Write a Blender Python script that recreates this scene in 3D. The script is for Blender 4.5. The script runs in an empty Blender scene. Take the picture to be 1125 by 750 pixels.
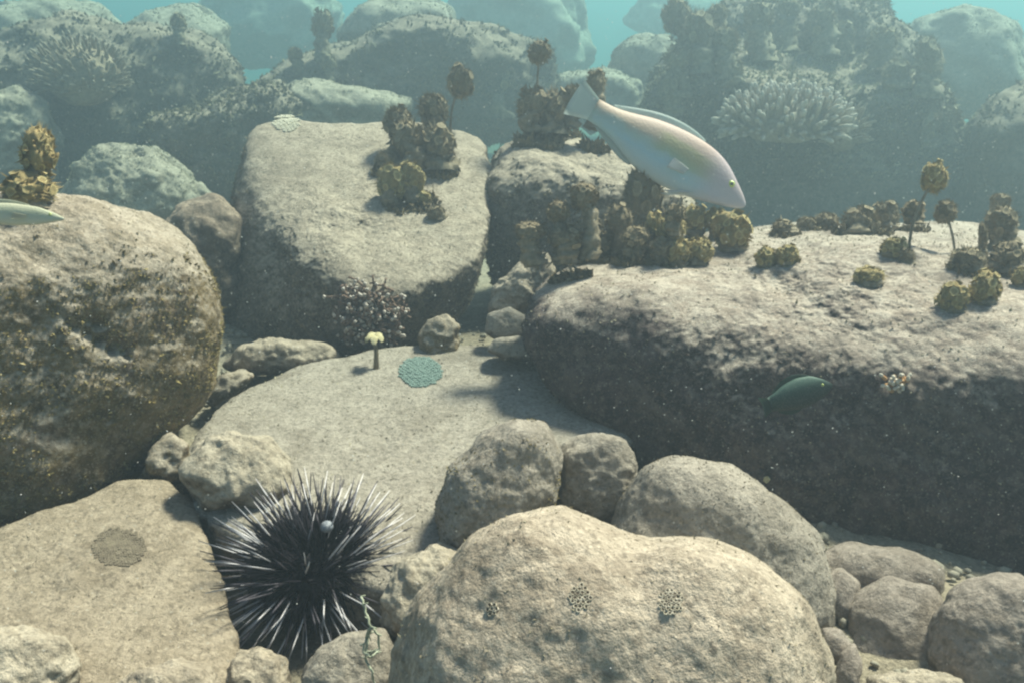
import bpy, bmesh, math, random
import numpy as np
from mathutils import Vector, Matrix, Quaternion

# ------------------------------------------------------------------ camera, world, sun, exposure
S = bpy.context.scene
COL = S.collection
R = math.radians
CAM = Vector((0, 0, 0.75)); PITCH = R(20.0); F = 974.0          # F: focal length in pixels of the 1125-wide picture
cd = bpy.data.cameras.new('camera'); cam = bpy.data.objects.new('camera', cd); COL.objects.link(cam)
cam.location = CAM; cam.rotation_euler = (math.pi/2 - PITCH, 0, 0)
cd.sensor_width = 36; cd.lens = 36*F/1125.0; cd.clip_start = 0.02; cd.clip_end = 500
S.camera = cam

SUN_EL, SUN_AZ = R(56), R(46)                                    # azimuth: from straight ahead (+Y) towards the right (+X)
W = bpy.data.worlds.new('World'); S.world = W; W.use_nodes = True
wn = W.node_tree; wn.nodes.clear()
sky = wn.nodes.new('ShaderNodeTexSky'); sky.sky_type = 'NISHITA'; sky.sun_disc = False
sky.sun_elevation = SUN_EL; sky.sun_rotation = SUN_AZ
bg = wn.nodes.new('ShaderNodeBackground'); bg.inputs[1].default_value = 0.06
wo = wn.nodes.new('ShaderNodeOutputWorld')
wn.links.new(sky.outputs[0], bg.inputs[0]); wn.links.new(bg.outputs[0], wo.inputs[0])
sd = bpy.data.lights.new('sun', 'SUN'); sd.energy = 5.0; sd.angle = R(10.0); sd.color = (1, .85, .71)
sun = bpy.data.objects.new('sun', sd); COL.objects.link(sun)
SUNDIR = Vector((math.sin(SUN_AZ)*math.cos(SUN_EL), math.cos(SUN_AZ)*math.cos(SUN_EL), math.sin(SUN_EL)))
sun.rotation_euler = SUNDIR.to_track_quat('Z', 'Y').to_euler(); sun.location = (3, 3, 6)
S.view_settings.view_transform = 'Standard'; S.view_settings.look = 'None'
S.view_settings.gamma = 1; S.view_settings.exposure = 1.22
S.cycles.volume_bounces = 0; S.cycles.max_bounces = 6; S.cycles.diffuse_bounces = 2
S.cycles.pixel_filter_type = 'BLACKMAN_HARRIS'; S.cycles.filter_width = 2.3
S.cycles.use_denoising = True

# ------------------------------------------------------------------ helpers
rnd = random.Random(11); nr = np.random.default_rng(11)
FWD = Vector((0, math.cos(PITCH), -math.sin(PITCH))); UPV = Vector((0, math.sin(PITCH), math.cos(PITCH))); RGT = Vector((1, 0, 0))
def ray(px, py): return FWD + RGT*((px-562.5)/F) - UPV*((py-375.0)/F)
def at(px, py, d): return CAM + ray(px, py)*d

_P = np.random.default_rng(5).permutation(256); _P = np.concatenate([_P, _P, _P])
_G = np.random.default_rng(6).normal(size=(256, 3)); _G /= np.linalg.norm(_G, axis=1)[:, None]
def perlin(p):
    i = np.floor(p).astype(np.int64); f = p-i; i &= 255
    u = f*f*f*(f*(f*6-15)+10); out = 0
    for dx in (0, 1):
        for dy in (0, 1):
            for dz in (0, 1):
                h = _P[_P[_P[i[:, 0]+dx]+i[:, 1]+dy]+i[:, 2]+dz]
                g = _G[h]
                v = g[:, 0]*(f[:, 0]-dx)+g[:, 1]*(f[:, 1]-dy)+g[:, 2]*(f[:, 2]-dz)
                w = (u[:, 0] if dx else 1-u[:, 0])*(u[:, 1] if dy else 1-u[:, 1])*(u[:, 2] if dz else 1-u[:, 2])
                out = out+v*w
    return out*1.5
def fbm(p, o=3):
    a, s, f = 0, 1.0, 1.0
    for k in range(o):
        a = a+s*perlin(p*f+17.3*k); s *= .5; f *= 2.1
    return a

_ICO = {}
def ico(n):
    if n not in _ICO:
        bm = bmesh.new(); bmesh.ops.create_icosphere(bm, subdivisions=n, radius=1)
        bm.verts.ensure_lookup_table()
        v = np.array([x.co[:] for x in bm.verts]); v /= np.linalg.norm(v, axis=1)[:, None]
        f = np.array([[q.index for q in t.verts] for t in bm.faces]); bm.free(); _ICO[n] = (v, f)
    return _ICO[n]

def mesh_np(name, v, f, mats, smooth=True, mi=None):
    v = np.asarray(v, dtype=np.float32); f = np.asarray(f, dtype=np.int32); k = f.shape[1]
    me = bpy.data.meshes.new(name)
    me.vertices.add(len(v)); me.vertices.foreach_set('co', v.ravel())
    me.loops.add(f.size); me.loops.foreach_set('vertex_index', f.ravel())
    me.polygons.add(len(f)); me.polygons.foreach_set('loop_start', np.arange(0, f.size, k, dtype=np.int32))
    me.polygons.foreach_set('use_smooth', np.full(len(f), smooth))
    for m in (mats if isinstance(mats, (list, tuple)) else [mats]): me.materials.append(m)
    if mi is not None: me.polygons.foreach_set('material_index', np.asarray(mi, dtype=np.int32))
    me.update(calc_edges=True); me.validate()
    return me
def obj(name, me, parent=None, loc=None):
    o = bpy.data.objects.new(name, me); COL.objects.link(o)
    if parent: o.parent = parent
    if loc is not None: o.location = loc
    return o
def tag(o, label=None, cat=None, group=None, kind=None):
    if label: o['label'] = label
    if cat: o['category'] = cat
    if group: o['group'] = group
    if kind: o['kind'] = kind
    return o
def empty(name, loc=(0, 0, 0)):
    o = bpy.data.objects.new(name, None); o.empty_display_size = .05; COL.objects.link(o); o.location = loc; return o

class MB:                                                     # small polygon-soup builder
    def __init__(s): s.v = []; s.f = []; s.m = []
    def add(s, vs, fs, mi=0):
        b = len(s.v); s.v += [tuple(x) for x in vs]; s.f += [tuple(i+b for i in q) for q in fs]; s.m += [mi]*len(fs)
    def tube(s, pts, rad, n=6, mi=0, cap=True):
        pts = [Vector(p) for p in pts]; vs = []
        for i, p in enumerate(pts):
            t = (pts[min(i+1, len(pts)-1)]-pts[max(i-1, 0)]).normalized()
            a = t.orthogonal().normalized() if i == 0 else (a-t*a.dot(t)).normalized()
            b = t.cross(a); r = rad[i] if isinstance(rad, (list, tuple)) else rad
            vs += [p+(a*math.cos(2*math.pi*k/n)+b*math.sin(2*math.pi*k/n))*r for k in range(n)]
        fs = [(i*n+k, i*n+(k+1) % n, (i+1)*n+(k+1) % n, (i+1)*n+k) for i in range(len(pts)-1) for k in range(n)]
        if cap: fs += [tuple(reversed(range(n))), tuple((len(pts)-1)*n+k for k in range(n))]
        s.add(vs, fs, mi)
    def mesh(s, name, mats, smooth=True):
        me = bpy.data.meshes.new(name); me.from_pydata(s.v, [], s.f)
        for m in (mats if isinstance(mats, (list, tuple)) else [mats]): me.materials.append(m)
        me.polygons.foreach_set('material_index', s.m); me.polygons.foreach_set('use_smooth', [smooth]*len(s.f)); me.update()
        return me

# ------------------------------------------------------------------ materials
class NT:
    def __init__(s, name, rough=.9, spec=.2):
        s.m = bpy.data.materials.new(name); s.m.use_nodes = True; s.t = s.m.node_tree
        s.b = s.t.nodes['Principled BSDF']; s.b.inputs['Roughness'].default_value = rough
        s.b.inputs['Specular IOR Level'].default_value = spec
        s.tc = s.t.nodes.new('ShaderNodeTexCoord'); s.geo = s.t.nodes.new('ShaderNodeNewGeometry')
        s.co = s.tc.outputs['Object']
    def L(s, a, b): s.t.links.new(a, b)
    def set(s, sock, v):
        if hasattr(v, 'links'): s.L(v, sock)
        else: sock.default_value = v
    def noise(s, sc, det=4, rough=.6, dist=0, off=None):
        n = s.t.nodes.new('ShaderNodeTexNoise'); n.inputs['Scale'].default_value = sc; n.inputs['Detail'].default_value = det
        n.inputs['Roughness'].default_value = rough; n.inputs['Distortion'].default_value = dist
        c = s.co
        if off is not None:
            mp = s.t.nodes.new('ShaderNodeMapping'); mp.inputs['Location'].default_value = (off, off*.7, -off); s.L(c, mp.inputs[0]); c = mp.outputs[0]
        s.L(c, n.inputs['Vector']); return n.outputs['Fac']
    def vor(s, sc, feat='F1', out='Distance', rnd_=1):
        n = s.t.nodes.new('ShaderNodeTexVoronoi'); n.feature = feat; n.inputs['Scale'].default_value = sc
        n.inputs['Randomness'].default_value = rnd_; s.L(s.co, n.inputs['Vector']); return n.outputs[out]
    def rng(s, x, a, b, c=0., d=1.):
        n = s.t.nodes.new('ShaderNodeMapRange'); n.interpolation_type = 'SMOOTHSTEP'; s.set(n.inputs['Value'], x)
        for k, v in zip(('From Min', 'From Max', 'To Min', 'To Max'), (a, b, c, d)): n.inputs[k].default_value = v
        return n.outputs[0]
    def math(s, op, a, b=0.):
        n = s.t.nodes.new('ShaderNodeMath'); n.operation = op; s.set(n.inputs[0], a); s.set(n.inputs[1], b); return n.outputs[0]
    def mix(s, f, a, b):
        n = s.t.nodes.new('ShaderNodeMix'); n.data_type = 'RGBA'; s.set(n.inputs[0], f)
        for k, v in ((6, a), (7, b)):
            s.set(n.inputs[k], v if hasattr(v, 'links') else (*v, 1))
        return n.outputs[2]
    def bump(s, h, strength=.5, dist=.01, prev=None):
        n = s.t.nodes.new('ShaderNodeBump'); n.inputs['Strength'].default_value = strength; n.inputs['Distance'].default_value = dist
        s.L(h, n.inputs['Height'])
        if prev is not None: s.L(prev, n.inputs['Normal'])
        return n.outputs[0]
    def out(s, col, nrm=None):
        s.set(s.b.inputs['Base Color'], col if hasattr(col, 'links') else (*col, 1))
        if nrm is not None: s.L(nrm, s.b.inputs['Normal'])
        return s.m

def rock_mat(name, pale=(.43, .385, .285), mid=(.29, .255, .185), algae=(.12, .09, .05), pink=(.28, .2, .18), lo=.05, hi=.7, patch=.5, pinkamt=.25, white=.5, spot=.6, fleck=.6):
    n = NT(name)
    pale, mid, algae = [(c[0]*1.04, c[1]*.97, c[2]*.99) for c in (pale, mid, algae)]
    big = n.noise(5, 4, .6, .4); med = n.noise(24, 6, .7, .3); fine = n.noise(110, 5, .75); gr = n.noise(260, 3, .7)
    dk = tuple(x*.5 for x in mid)
    sed = n.mix(n.rng(med, .36, .62), mid, pale)
    sed = n.mix(n.math('MULTIPLY', n.rng(fine, .47, .66), .75), sed, dk)
    sed = n.mix(n.math('MULTIPLY', n.rng(n.noise(170, 4, .75, 0, 7), .52, .66), .7), sed, tuple(min(1, x*1.35) for x in pale))
    al = n.mix(n.rng(med, .4, .6), algae, tuple(x*.45 for x in algae))
    al = n.mix(n.math('MULTIPLY', n.rng(n.noise(60, 5, .7, 0, 3), .48, .62), fleck+.2), al, tuple(a*.5+b*.5 for a, b in zip(mid, algae)))
    al = n.mix(n.math('MULTIPLY', n.rng(n.noise(9, 4, .6, .5, 9), .5, .7), pinkamt), al, pink)
    al = n.mix(n.math('MULTIPLY', n.rng(gr, .55, .68), fleck), al, pale)
    # silt lies on the faces that look up, ragged at its edge; some steep faces also carry painted shade
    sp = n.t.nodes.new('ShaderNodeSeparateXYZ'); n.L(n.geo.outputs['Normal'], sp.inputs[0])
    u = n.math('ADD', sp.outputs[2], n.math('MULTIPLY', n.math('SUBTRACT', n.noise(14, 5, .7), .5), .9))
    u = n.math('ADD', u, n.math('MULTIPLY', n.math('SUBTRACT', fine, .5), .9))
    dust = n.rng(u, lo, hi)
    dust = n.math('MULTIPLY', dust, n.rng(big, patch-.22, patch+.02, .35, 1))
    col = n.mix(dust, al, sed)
    col = n.mix(n.math('MULTIPLY', n.rng(n.noise(10, 6, .75, .6, 21), .53, .66), spot), col, tuple(a*.4+b*.4 for a, b in zip(mid, algae)))
    col = n.mix(n.math('MULTIPLY', n.rng(n.noise(4.5, 7, .72, .8, 33), .52, .62), spot*.7), col, tuple(a*.45+b*.35 for a, b in zip(mid, algae)))
    v = n.vor(55); col = n.mix(n.math('MULTIPLY', n.rng(v, .16, .06), white*.5), col, (.55, .52, .44))
    v2 = n.vor(38, rnd_=1); col = n.mix(n.math('MULTIPLY', n.rng(v2, .2, .08), .5), col, tuple(x*.35 for x in mid))
    h = n.math('ADD', n.math('MULTIPLY', fine, .7), n.math('MULTIPLY', gr, .4))
    b1 = n.bump(h, .8, .008); b2 = n.bump(n.noise(45, 5, .7, 0, 4), .42, .012, b1)
    return n.out(col, b2)

M = {}
M['silt'] = rock_mat('rock_silted', lo=-.35, hi=.45, patch=.42, pinkamt=.15)
M['brown'] = rock_mat('rock_brown', pale=(.345, .30, .215), mid=(.245, .21, .145), lo=-.5, hi=.3, patch=.42, pinkamt=.2)
M['capped'] = rock_mat('rock_capped', algae=(.085, .07, .05), lo=.15, hi=.8, patch=.38, pinkamt=.2, spot=.45)  # darker algae on steep faces also paints in their shade
M['pale'] = rock_mat('rock_pale', pale=(.47, .43, .32), mid=(.335, .302, .22), lo=-.5, hi=.3, patch=.4, pinkamt=.3)
M['algal'] = rock_mat('rock_algal', spot=.22, fleck=.75, pale=(.41, .37, .28), mid=(.27, .235, .165), algae=(.17, .125, .048), pink=(.30, .2, .17), lo=.1, hi=.6, patch=.35, pinkamt=.3)
M['dark'] = rock_mat('rock_dark', pale=(.51, .465, .365), mid=(.34, .29, .22), algae=(.052, .036, .034), pink=(.12, .075, .075), lo=.5, hi=1.05, patch=.3, pinkamt=.3, white=.6, fleck=.3)  # algae colour lowered further, painting the front's shade into it
M['grey'] = rock_mat('rock_grey', pale=(.36, .335, .265), mid=(.27, .25, .195), lo=-.5, hi=.2, patch=.4, pinkamt=.1)
M['dim'] = rock_mat('rock_grey_shaded', pale=(.31, .28, .225), mid=(.225, .20, .16), lo=-.5, hi=.2, patch=.4, pinkamt=.1)  # darkened copy of the grey rock, shade of lower right stones painted in
M['reef'] = rock_mat('rock_reef', pale=(.34, .285, .205), mid=(.22, .178, .125), algae=(.10, .08, .05), lo=.1, hi=.75, patch=.42, pinkamt=.3)

def simple(name, c1, c2, sc=40, rough=.85, spec=.25, bump=.5, bd=.004, c3=None):
    n = NT(name, rough, spec); a = n.noise(sc, 4, .65)
    col = n.mix(n.rng(a, .35, .65), c1, c2)
    if c3: col = n.mix(n.math('MULTIPLY', n.rng(n.noise(sc*2.7, 3, .6, 0, 5), .55, .7), .7), col, c3)
    return n.out(col, n.bump(n.noise(sc*4, 3, .6), bump, bd) if bump else None)
M['seabed'] = rock_mat('seabed_silt', pale=(.33, .30, .21), mid=(.22, .2, .14), lo=-1, hi=-.5, patch=.3)
M['gravel'] = simple('gravel_grain', (.2, .18, .14), (.32, .29, .22), 30, bump=0)
M['turf'] = simple('turf_algae', (.10, .08, .045), (.22, .175, .10), 30, bump=0, c3=(.34, .29, .19))
M['turf_mat'] = simple('turf_mat', (.10, .075, .04), (.22, .17, .09), 30, bump=0, c3=(.33, .27, .16))
M['turf_olive'] = simple('turf_olive', (.15, .11, .035), (.30, .235, .095), 25, bump=0, c3=(.40, .33, .18))
M['turf_shaded'] = simple('turf_shaded', (.035, .026, .024), (.085, .065, .056), 30, bump=0, c3=(.18, .145, .12))  # dark brown turf, deepened to carry the front's shade in its colour
M['turf_pale'] = simple('turf_pale', (.28, .24, .15), (.42, .37, .25), 30, bump=0)
M['knob'] = simple('knob_flesh', (.25, .185, .075), (.38, .29, .13), 30, c3=(.42, .34, .19))
M['knob_rim'] = simple('knob_rim', (.38, .30, .13), (.52, .43, .21), 25)
M['knob_drab'] = simple('knob_drab', (.17, .13, .075), (.30, .24, .15), 30, c3=(.36, .3, .21))
M['knob_drab_rim'] = simple('knob_drab_rim', (.27, .21, .12), (.38, .31, .2), 25)
M['stalk'] = simple('stalk', (.16, .125, .075), (.27, .22, .15), 50)
M['red'] = simple('red_algae', (.13, .08, .058), (.2, .13, .09), 60, c3=(.27, .2, .15))
M['redtip'] = simple('red_algae_tip', (.42, .36, .30), (.54, .47, .40), 60)
M['coral'] = simple('coral_branch', (.27, .21, .15), (.4, .33, .25), 60)
M['coraltip'] = simple('coral_tip', (.48, .40, .32), (.62, .53, .44), 60)
M['coralbrown'] = simple('coral_brown', (.22, .16, .10), (.34, .26, .18), 50)
M['cellridge'] = simple('coral_ridge', (.50, .45, .33), (.62, .57, .45), 200)
M['cellfloor'] = simple('coral_floor', (.05, .037, .024), (.09, .068, .045), 120)
M['tealridge'] = simple('teal_ridge', (.12, .18, .155), (.24, .31, .27), 200)
M['tealfloor'] = simple('teal_floor', (.05, .10, .09), (.09, .15, .13), 200)
M['crust'] = simple('brown_crust', (.15, .12, .085), (.21, .17, .12), 80, c3=(.11, .085, .06))
M['crustfloor'] = simple('crust_floor', (.13, .105, .07), (.18, .15, .10), 80)
M['urchin'] = simple('urchin_test', (.008, .007, .01), (.02, .017, .022), 120, .6, .4)
M['spine_black'] = simple('spine_black', (.008, .006, .009), (.018, .015, .02), 60, .8, .12, 0)
M['spine_grey'] = simple('spine_grey', (.05, .042, .05), (.10, .09, .105), 60, .7, .2, 0)
M['spine_glint'] = simple('spine_glint', (.52, .48, .48), (.68, .64, .64), 60, .6, .3, 0)  # light glints on dark spines, put in as pale colour
M['sac'] = simple('urchin_sac', (.16, .17, .19), (.25, .26, .28), 90, .4, .5)
M['snow'] = simple('snow_fleck', (.6, .6, .55), (.75, .75, .7), 50, bump=0)
M['thread'] = simple('green_thread', (.3, .32, .22), (.42, .44, .33), 90, bump=0)
M['yellow'] = simple('yellow_blade', (.40, .34, .17), (.52, .46, .28), 90)
M['orange'] = simple('orange_polyp', (.38, .2, .08), (.48, .3, .14), 90)
M['white'] = simple('white_polyp', (.52, .46, .36), (.62, .56, .46), 90)
M['eyeb'] = simple('eye_black', (.01, .01, .01), (.02, .02, .02), 50, .2, .6, 0)

# ------------------------------------------------------------------ boulders
ROCKS = []; FARK = 1.6
def facet(pts):
    a, b, c = [at(*p) for p in pts]; n = (b-a).cross(c-a).normalized(); return a, n
def rock(name, label, outline, center, mat, T=(.3, .3), facets=(), p=5., on=None, axis='view', lvl=7, amp=1., seed=0, grow=1.02,
         cat='boulder', group=None, soft=4, lowf=1., dents=()):
    """outline: pixels of the rim; center (px,py,depth); facets: three (px,py,depth) points each, the outer faces of the stone.
    on = facet the rim lies on; axis = direction along which the rim is swept."""
    if center[2] >= 2.6:                                    # the far rocks stand well back in the haze
        outline = [(q[0], q[1]-(14 if center[2] > 4.3 else 0)) for q in outline]; k_ = FARK if center[2] < 4.3 else 2.0; center = (center[0], center[1], center[2]*k_); T = (T[0]*k_, T[1]*k_); facets = [[(q[0], q[1], q[2]*k_) for q in t] for t in facets]
    C = at(*center); fc = [facet(q) for q in facets]
    A = {'view': (C-CAM).normalized(), 'up': Vector((0, 0, 1))}.get(axis)
    if A is None: A = fc[on][1].copy()
    if axis != 'view' and A.z < 0: A = -A
    if axis == 'view': A = A
    e1 = (RGT-A*RGT.dot(A)).normalized(); e2 = A.cross(e1)
    if axis == 'view': e2 = -e2
    pts = []
    for q in outline:
        if len(q) == 3: P = at(*q)
        elif on is not None:
            a, n = fc[on]; rr = ray(*q); P = CAM+rr*((a-CAM).dot(n)/rr.dot(n))
        else: P = at(q[0], q[1], center[2])
        d = P-C; pts.append((d.dot(e1), d.dot(e2)))
    K = 360; Rt = np.zeros(K); pa = np.array(pts); pb = np.roll(pa, -1, 0)
    for k in range(K):
        t = 2*math.pi*k/K; dx, dy = math.cos(t), math.sin(t)
        e = pb-pa; den = dx*e[:, 1]-dy*e[:, 0]; den = np.where(abs(den) < 1e-12, 1e-12, den)
        u = (pa[:, 0]*e[:, 1]-pa[:, 1]*e[:, 0])/den; w = (pa[:, 0]*dy-pa[:, 1]*dx)/den
        ok = (w >= -1e-6) & (w <= 1+1e-6) & (u > 0); Rt[k] = u[ok].max() if ok.any() else np.hypot(pa[:, 0], pa[:, 1]).mean()
    ker = np.exp(-.5*(np.arange(-3*soft, 3*soft+1)/max(soft, .1))**2); ker /= ker.sum()
    Rt = np.convolve(np.concatenate([Rt[-3*soft:], Rt, Rt[:3*soft]]), ker, 'valid')*grow
    D, faces = ico(lvl)
    Av, E1, E2 = [np.array(x[:]) for x in (A, e1, e2)]
    c = D@Av; a = D@E1; b = D@E2; s = np.hypot(a, b); th = (np.arctan2(b, a) % (2*math.pi))/(2*math.pi)*K
    i0 = th.astype(int) % K; fr = th-np.floor(th); Rr = Rt[i0]*(1-fr)+Rt[(i0+1) % K]*fr
    inv = (s/Rr)**p + (np.where(c < 0, -c/T[0], c/T[1]))**p
    for pt, n in fc:
        h = (pt-C).dot(n)
        if h < 0: n = -n; h = -h
        inv = inv+(np.maximum(0, D@np.array(n[:]))/max(h, .01))**p
    r = inv**(-1/p); V = D*r[:, None]
    size = float(np.median(r)); off = seed*7.31+np.array([3.1, 9.7, 5.3])
    Q = V/size
    d = amp*(size*.085*lowf*fbm(Q*1.3+off, 2)+size*.03*fbm(Q*4+off*1.7, 2))
    d += amp*(.0065*fbm(V*14+off, 2)+.0042*fbm(V*48+off, 2)+.0016*fbm(V*140+off, 1))
    V = V+D*d[:, None]
    for (px, py, dd, rad, dep) in dents:                     # worn hollows
        rd = np.array(ray(px, py).normalized()[:]); W_ = V+np.array((C-CAM)[:]); al = W_@rd; pd = np.linalg.norm(W_-al[:, None]*rd, axis=1)
        al[pd > .012] = 99; q = V[int(np.argmin(al))]; g = np.exp(-((V-q)**2).sum(1)/rad**2); V = V-D*(g*dep)[:, None]
    me = mesh_np(name, V, faces, M[mat]); o = obj(name, me, loc=C); tag(o, label, cat, group)
    ROCKS.append(o); return o

def turf(o, n, mat, ln=(.004, .010), nz=(-1, 1), thr=-.1, w=.75, seed=0, up=.3, freq=9, near=None):
    me = o.data; k = len(me.vertices); v = np.empty(k*3); me.vertices.foreach_get('co', v); v = v.reshape(-1, 3)
    f = np.empty(len(me.polygons)*3, dtype=np.int32); me.polygons.foreach_get('vertices', f); f = f.reshape(-1, 3)
    g = np.random.default_rng(seed+3)
    A, B, Cc = v[f[:, 0]], v[f[:, 1]], v[f[:, 2]]; cr = np.cross(B-A, Cc-A); ar = np.linalg.norm(cr, axis=1); N = cr/ar[:, None]
    cen = (A+B+Cc)/3; ok = (N[:, 2] > nz[0]) & (N[:, 2] < nz[1]) & (perlin(cen*freq+seed*3.3)+.5*perlin(cen*freq*3) > thr) & (cen[:, 2]+o.location.z > -.05)
    if near:
        dmin = np.min([np.linalg.norm(cen-np.array((q-o.location)[:]), axis=1) for q, _ in near], axis=0); ok = ok & (dmin < near[0][1])
    wgt = ar*ok; idx = g.choice(len(f), n, p=wgt/wgt.sum())
    r1, r2 = g.random(n), g.random(n); s_ = np.sqrt(r1); P = A[idx]*(1-s_)[:, None]+B[idx]*(s_*(1-r2))[:, None]+Cc[idx]*(s_*r2)[:, None]
    nn = N[idx]; dirn = nn+g.normal(size=(n, 3))*.55; dirn[:, 2] += up; dirn /= np.linalg.norm(dirn, axis=1)[:, None]
    sd_ = np.cross(dirn, g.normal(size=(n, 3))); sd_ /= np.linalg.norm(sd_, axis=1)[:, None]
    L = (g.uniform(ln[0], ln[1], n)*g.uniform(.6, 1.3, n))[:, None]; P = P-nn*.001
    bend = g.normal(size=(n, 3))*.35
    V = np.stack([P-sd_*L*w*.5, P+sd_*L*w*.5, P+dirn*L*.6+sd_*L*w*.45, P+dirn*L*.6-sd_*L*w*.45, P+(dirn+bend)*L], 1).reshape(-1, 3)
    b = (np.arange(n)*5)[:, None]
    T = np.concatenate([b+np.array([[0, 1, 2]]), b+np.array([[0, 2, 3]]), b+np.array([[3, 2, 4]])], 0)
    t = obj('turf_algae', mesh_np('turf_algae', V, T, M[mat], False), o); t['kind'] = 'stuff'; return t

# seabed sheet
g = np.linspace(-1, 1, 260); gx = np.sign(g)*np.abs(g)**3*48+g*2
X, Y = np.meshgrid(gx, gx+1.5); v = np.stack([X.ravel(), Y.ravel(), np.zeros(X.size)], 1)
v[:, 2] = -.03+.05*fbm(v*1.2, 3)+.012*fbm(v*9, 2)-.10*np.clip(v[:, 1]-2.2, 0, 9)
ii = np.arange(260*260).reshape(260, 260); f = np.stack([ii[:-1, :-1], ii[:-1, 1:], ii[1:, 1:], ii[1:, :-1]], -1).reshape(-1, 4)
seabed = tag(obj('seabed', mesh_np('seabed', v, f, M['seabed'])), 'silty seabed between the boulders', kind='structure')

# --- the big ones
left = rock('boulder', 'huge rounded boulder at left edge, olive-brown algae on its lower half',
    [(-150, 300), (-90, 245), (0, 230), (90, 224), (160, 236), (215, 266), (245, 305), (250, 355), (238, 410), (215, 455), (170, 500), (110, 555), (40, 580), (-80, 600), (-160, 450)],
    (50, 380, 1.62), 'algal', (.3, .42), p=3.2, lvl=8, seed=1, amp=.6, dents=[(84+6.5*i, 349+4.2*i+3*math.sin(i*1.3), 0, .007+.004*math.sin(i*.4), .010+.014*math.sin(i*.31)) for i in range(10)])
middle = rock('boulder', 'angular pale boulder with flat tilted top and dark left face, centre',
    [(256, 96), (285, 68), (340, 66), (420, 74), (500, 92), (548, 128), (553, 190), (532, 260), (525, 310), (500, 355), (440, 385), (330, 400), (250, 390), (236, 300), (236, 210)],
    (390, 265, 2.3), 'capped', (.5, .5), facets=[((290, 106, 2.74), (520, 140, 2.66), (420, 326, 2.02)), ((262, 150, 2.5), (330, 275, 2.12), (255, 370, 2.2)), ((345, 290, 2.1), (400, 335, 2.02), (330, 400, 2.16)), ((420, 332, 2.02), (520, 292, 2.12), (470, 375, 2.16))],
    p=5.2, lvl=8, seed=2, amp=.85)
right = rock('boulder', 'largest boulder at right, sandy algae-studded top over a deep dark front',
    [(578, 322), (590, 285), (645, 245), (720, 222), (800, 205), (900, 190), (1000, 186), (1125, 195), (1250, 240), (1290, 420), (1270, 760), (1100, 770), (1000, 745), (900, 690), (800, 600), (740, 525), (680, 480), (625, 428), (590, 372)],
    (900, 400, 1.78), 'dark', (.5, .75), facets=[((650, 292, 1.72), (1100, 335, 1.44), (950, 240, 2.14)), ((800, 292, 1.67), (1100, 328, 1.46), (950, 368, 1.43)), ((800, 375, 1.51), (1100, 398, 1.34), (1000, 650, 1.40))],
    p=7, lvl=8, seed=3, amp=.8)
front = rock('boulder', 'pale humped boulder at bottom centre with three small honeycomb corals',
    [(450, 800), (446, 720), (458, 682), (490, 640), (522, 598), (565, 570), (618, 564), (663, 580), (712, 598), (765, 596), (825, 622), (868, 662), (884, 715), (890, 800), (860, 960), (640, 1000), (480, 960)],
    (650, 742, 1.0), 'pale', (.3, .2), p=3.4, lvl=8, seed=4, amp=.5, soft=2, grow=.98)
slab = rock('boulder', 'flat tilted slab at lower left with a dark round patch',
    [(-120, 640), (0, 572), (70, 545), (130, 517), (180, 517), (212, 545), (228, 600), (245, 650), (265, 715), (230, 800), (60, 860), (-150, 850)],
    (70, 660, 1.2), 'brown', (.2, .12), facets=[((150, 520, 1.43), (-20, 640, 1.17), (240, 690, 1.12))], on=0, axis='plane', p=4.5, lvl=8, seed=5, amp=.6, soft=2)
flat = rock('boulder', 'broad low silted slab behind the sea urchin with a teal coral disc',
    [(205, 490), (245, 435), (320, 398), (400, 380), (480, 372), (560, 378), (640, 410), (690, 470), (660, 560), (600, 610), (480, 640), (330, 620), (230, 560)],
    (430, 490, 1.62), 'grey', (.12, .12), facets=[((400, 385, 1.96), (640, 440, 1.72), (320, 560, 1.36))], on=0, axis='plane', p=5, lvl=8, seed=6, amp=.7)

# --- middling stones
small = dict(cat='stone')
s_pale = rock('stone', 'small pale lumpy stone between left boulder and sea urchin', [(204, 520), (215, 490), (250, 478), (295, 484), (316, 510), (320, 545), (290, 565), (230, 560)], (262, 522, 1.45), 'pale', (.1, .1), p=3.4, lvl=6, seed=7, **small)
s_round = rock('stone', 'rounded upright stone with olive ridge right of the sea urchin', [(484, 560), (495, 515), (530, 478), (565, 459), (598, 464), (614, 500), (610, 545), (585, 590), (530, 615), (490, 605)], (550, 535, 1.34), 'grey', (.13, .13), p=3, lvl=7, seed=8, amp=.6, **small)
s_mid = rock('stone', 'dim brown stone squeezed between round stone and grey boulder', [(611, 530), (618, 492), (650, 478), (685, 486), (696, 515), (690, 555), (650, 580), (615, 570)], (652, 527, 1.42), 'grey', (.1, .12), p=3.4, lvl=6, seed=9, **small)
grey = rock('boulder', 'smooth grey boulder lying in the shade under largest boulder', [(668, 590), (685, 545), (710, 508), (750, 499), (800, 512), (850, 548), (890, 590), (910, 640), (905, 690), (840, 720), (720, 690)], (790, 605, 1.3), 'grey', (.16, .2), p=3.2, lvl=7, seed=10, amp=.5)
behind = rock('boulder', 'round-topped boulder with shaggy dark front under the large fish', [(538, 230), (545, 165), (565, 142), (610, 132), (670, 138), (715, 170), (760, 225), (775, 330), (600, 345), (545, 320)], (640, 235, 2.55), 'capped', (.35, .4), facets=[((570, 150, 2.6), (680, 160, 2.6), (620, 195, 2.3)), ((560, 200, 2.3), (690, 200, 2.3), (620, 300, 2.4))], p=4.5, lvl=7, seed=11)
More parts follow.
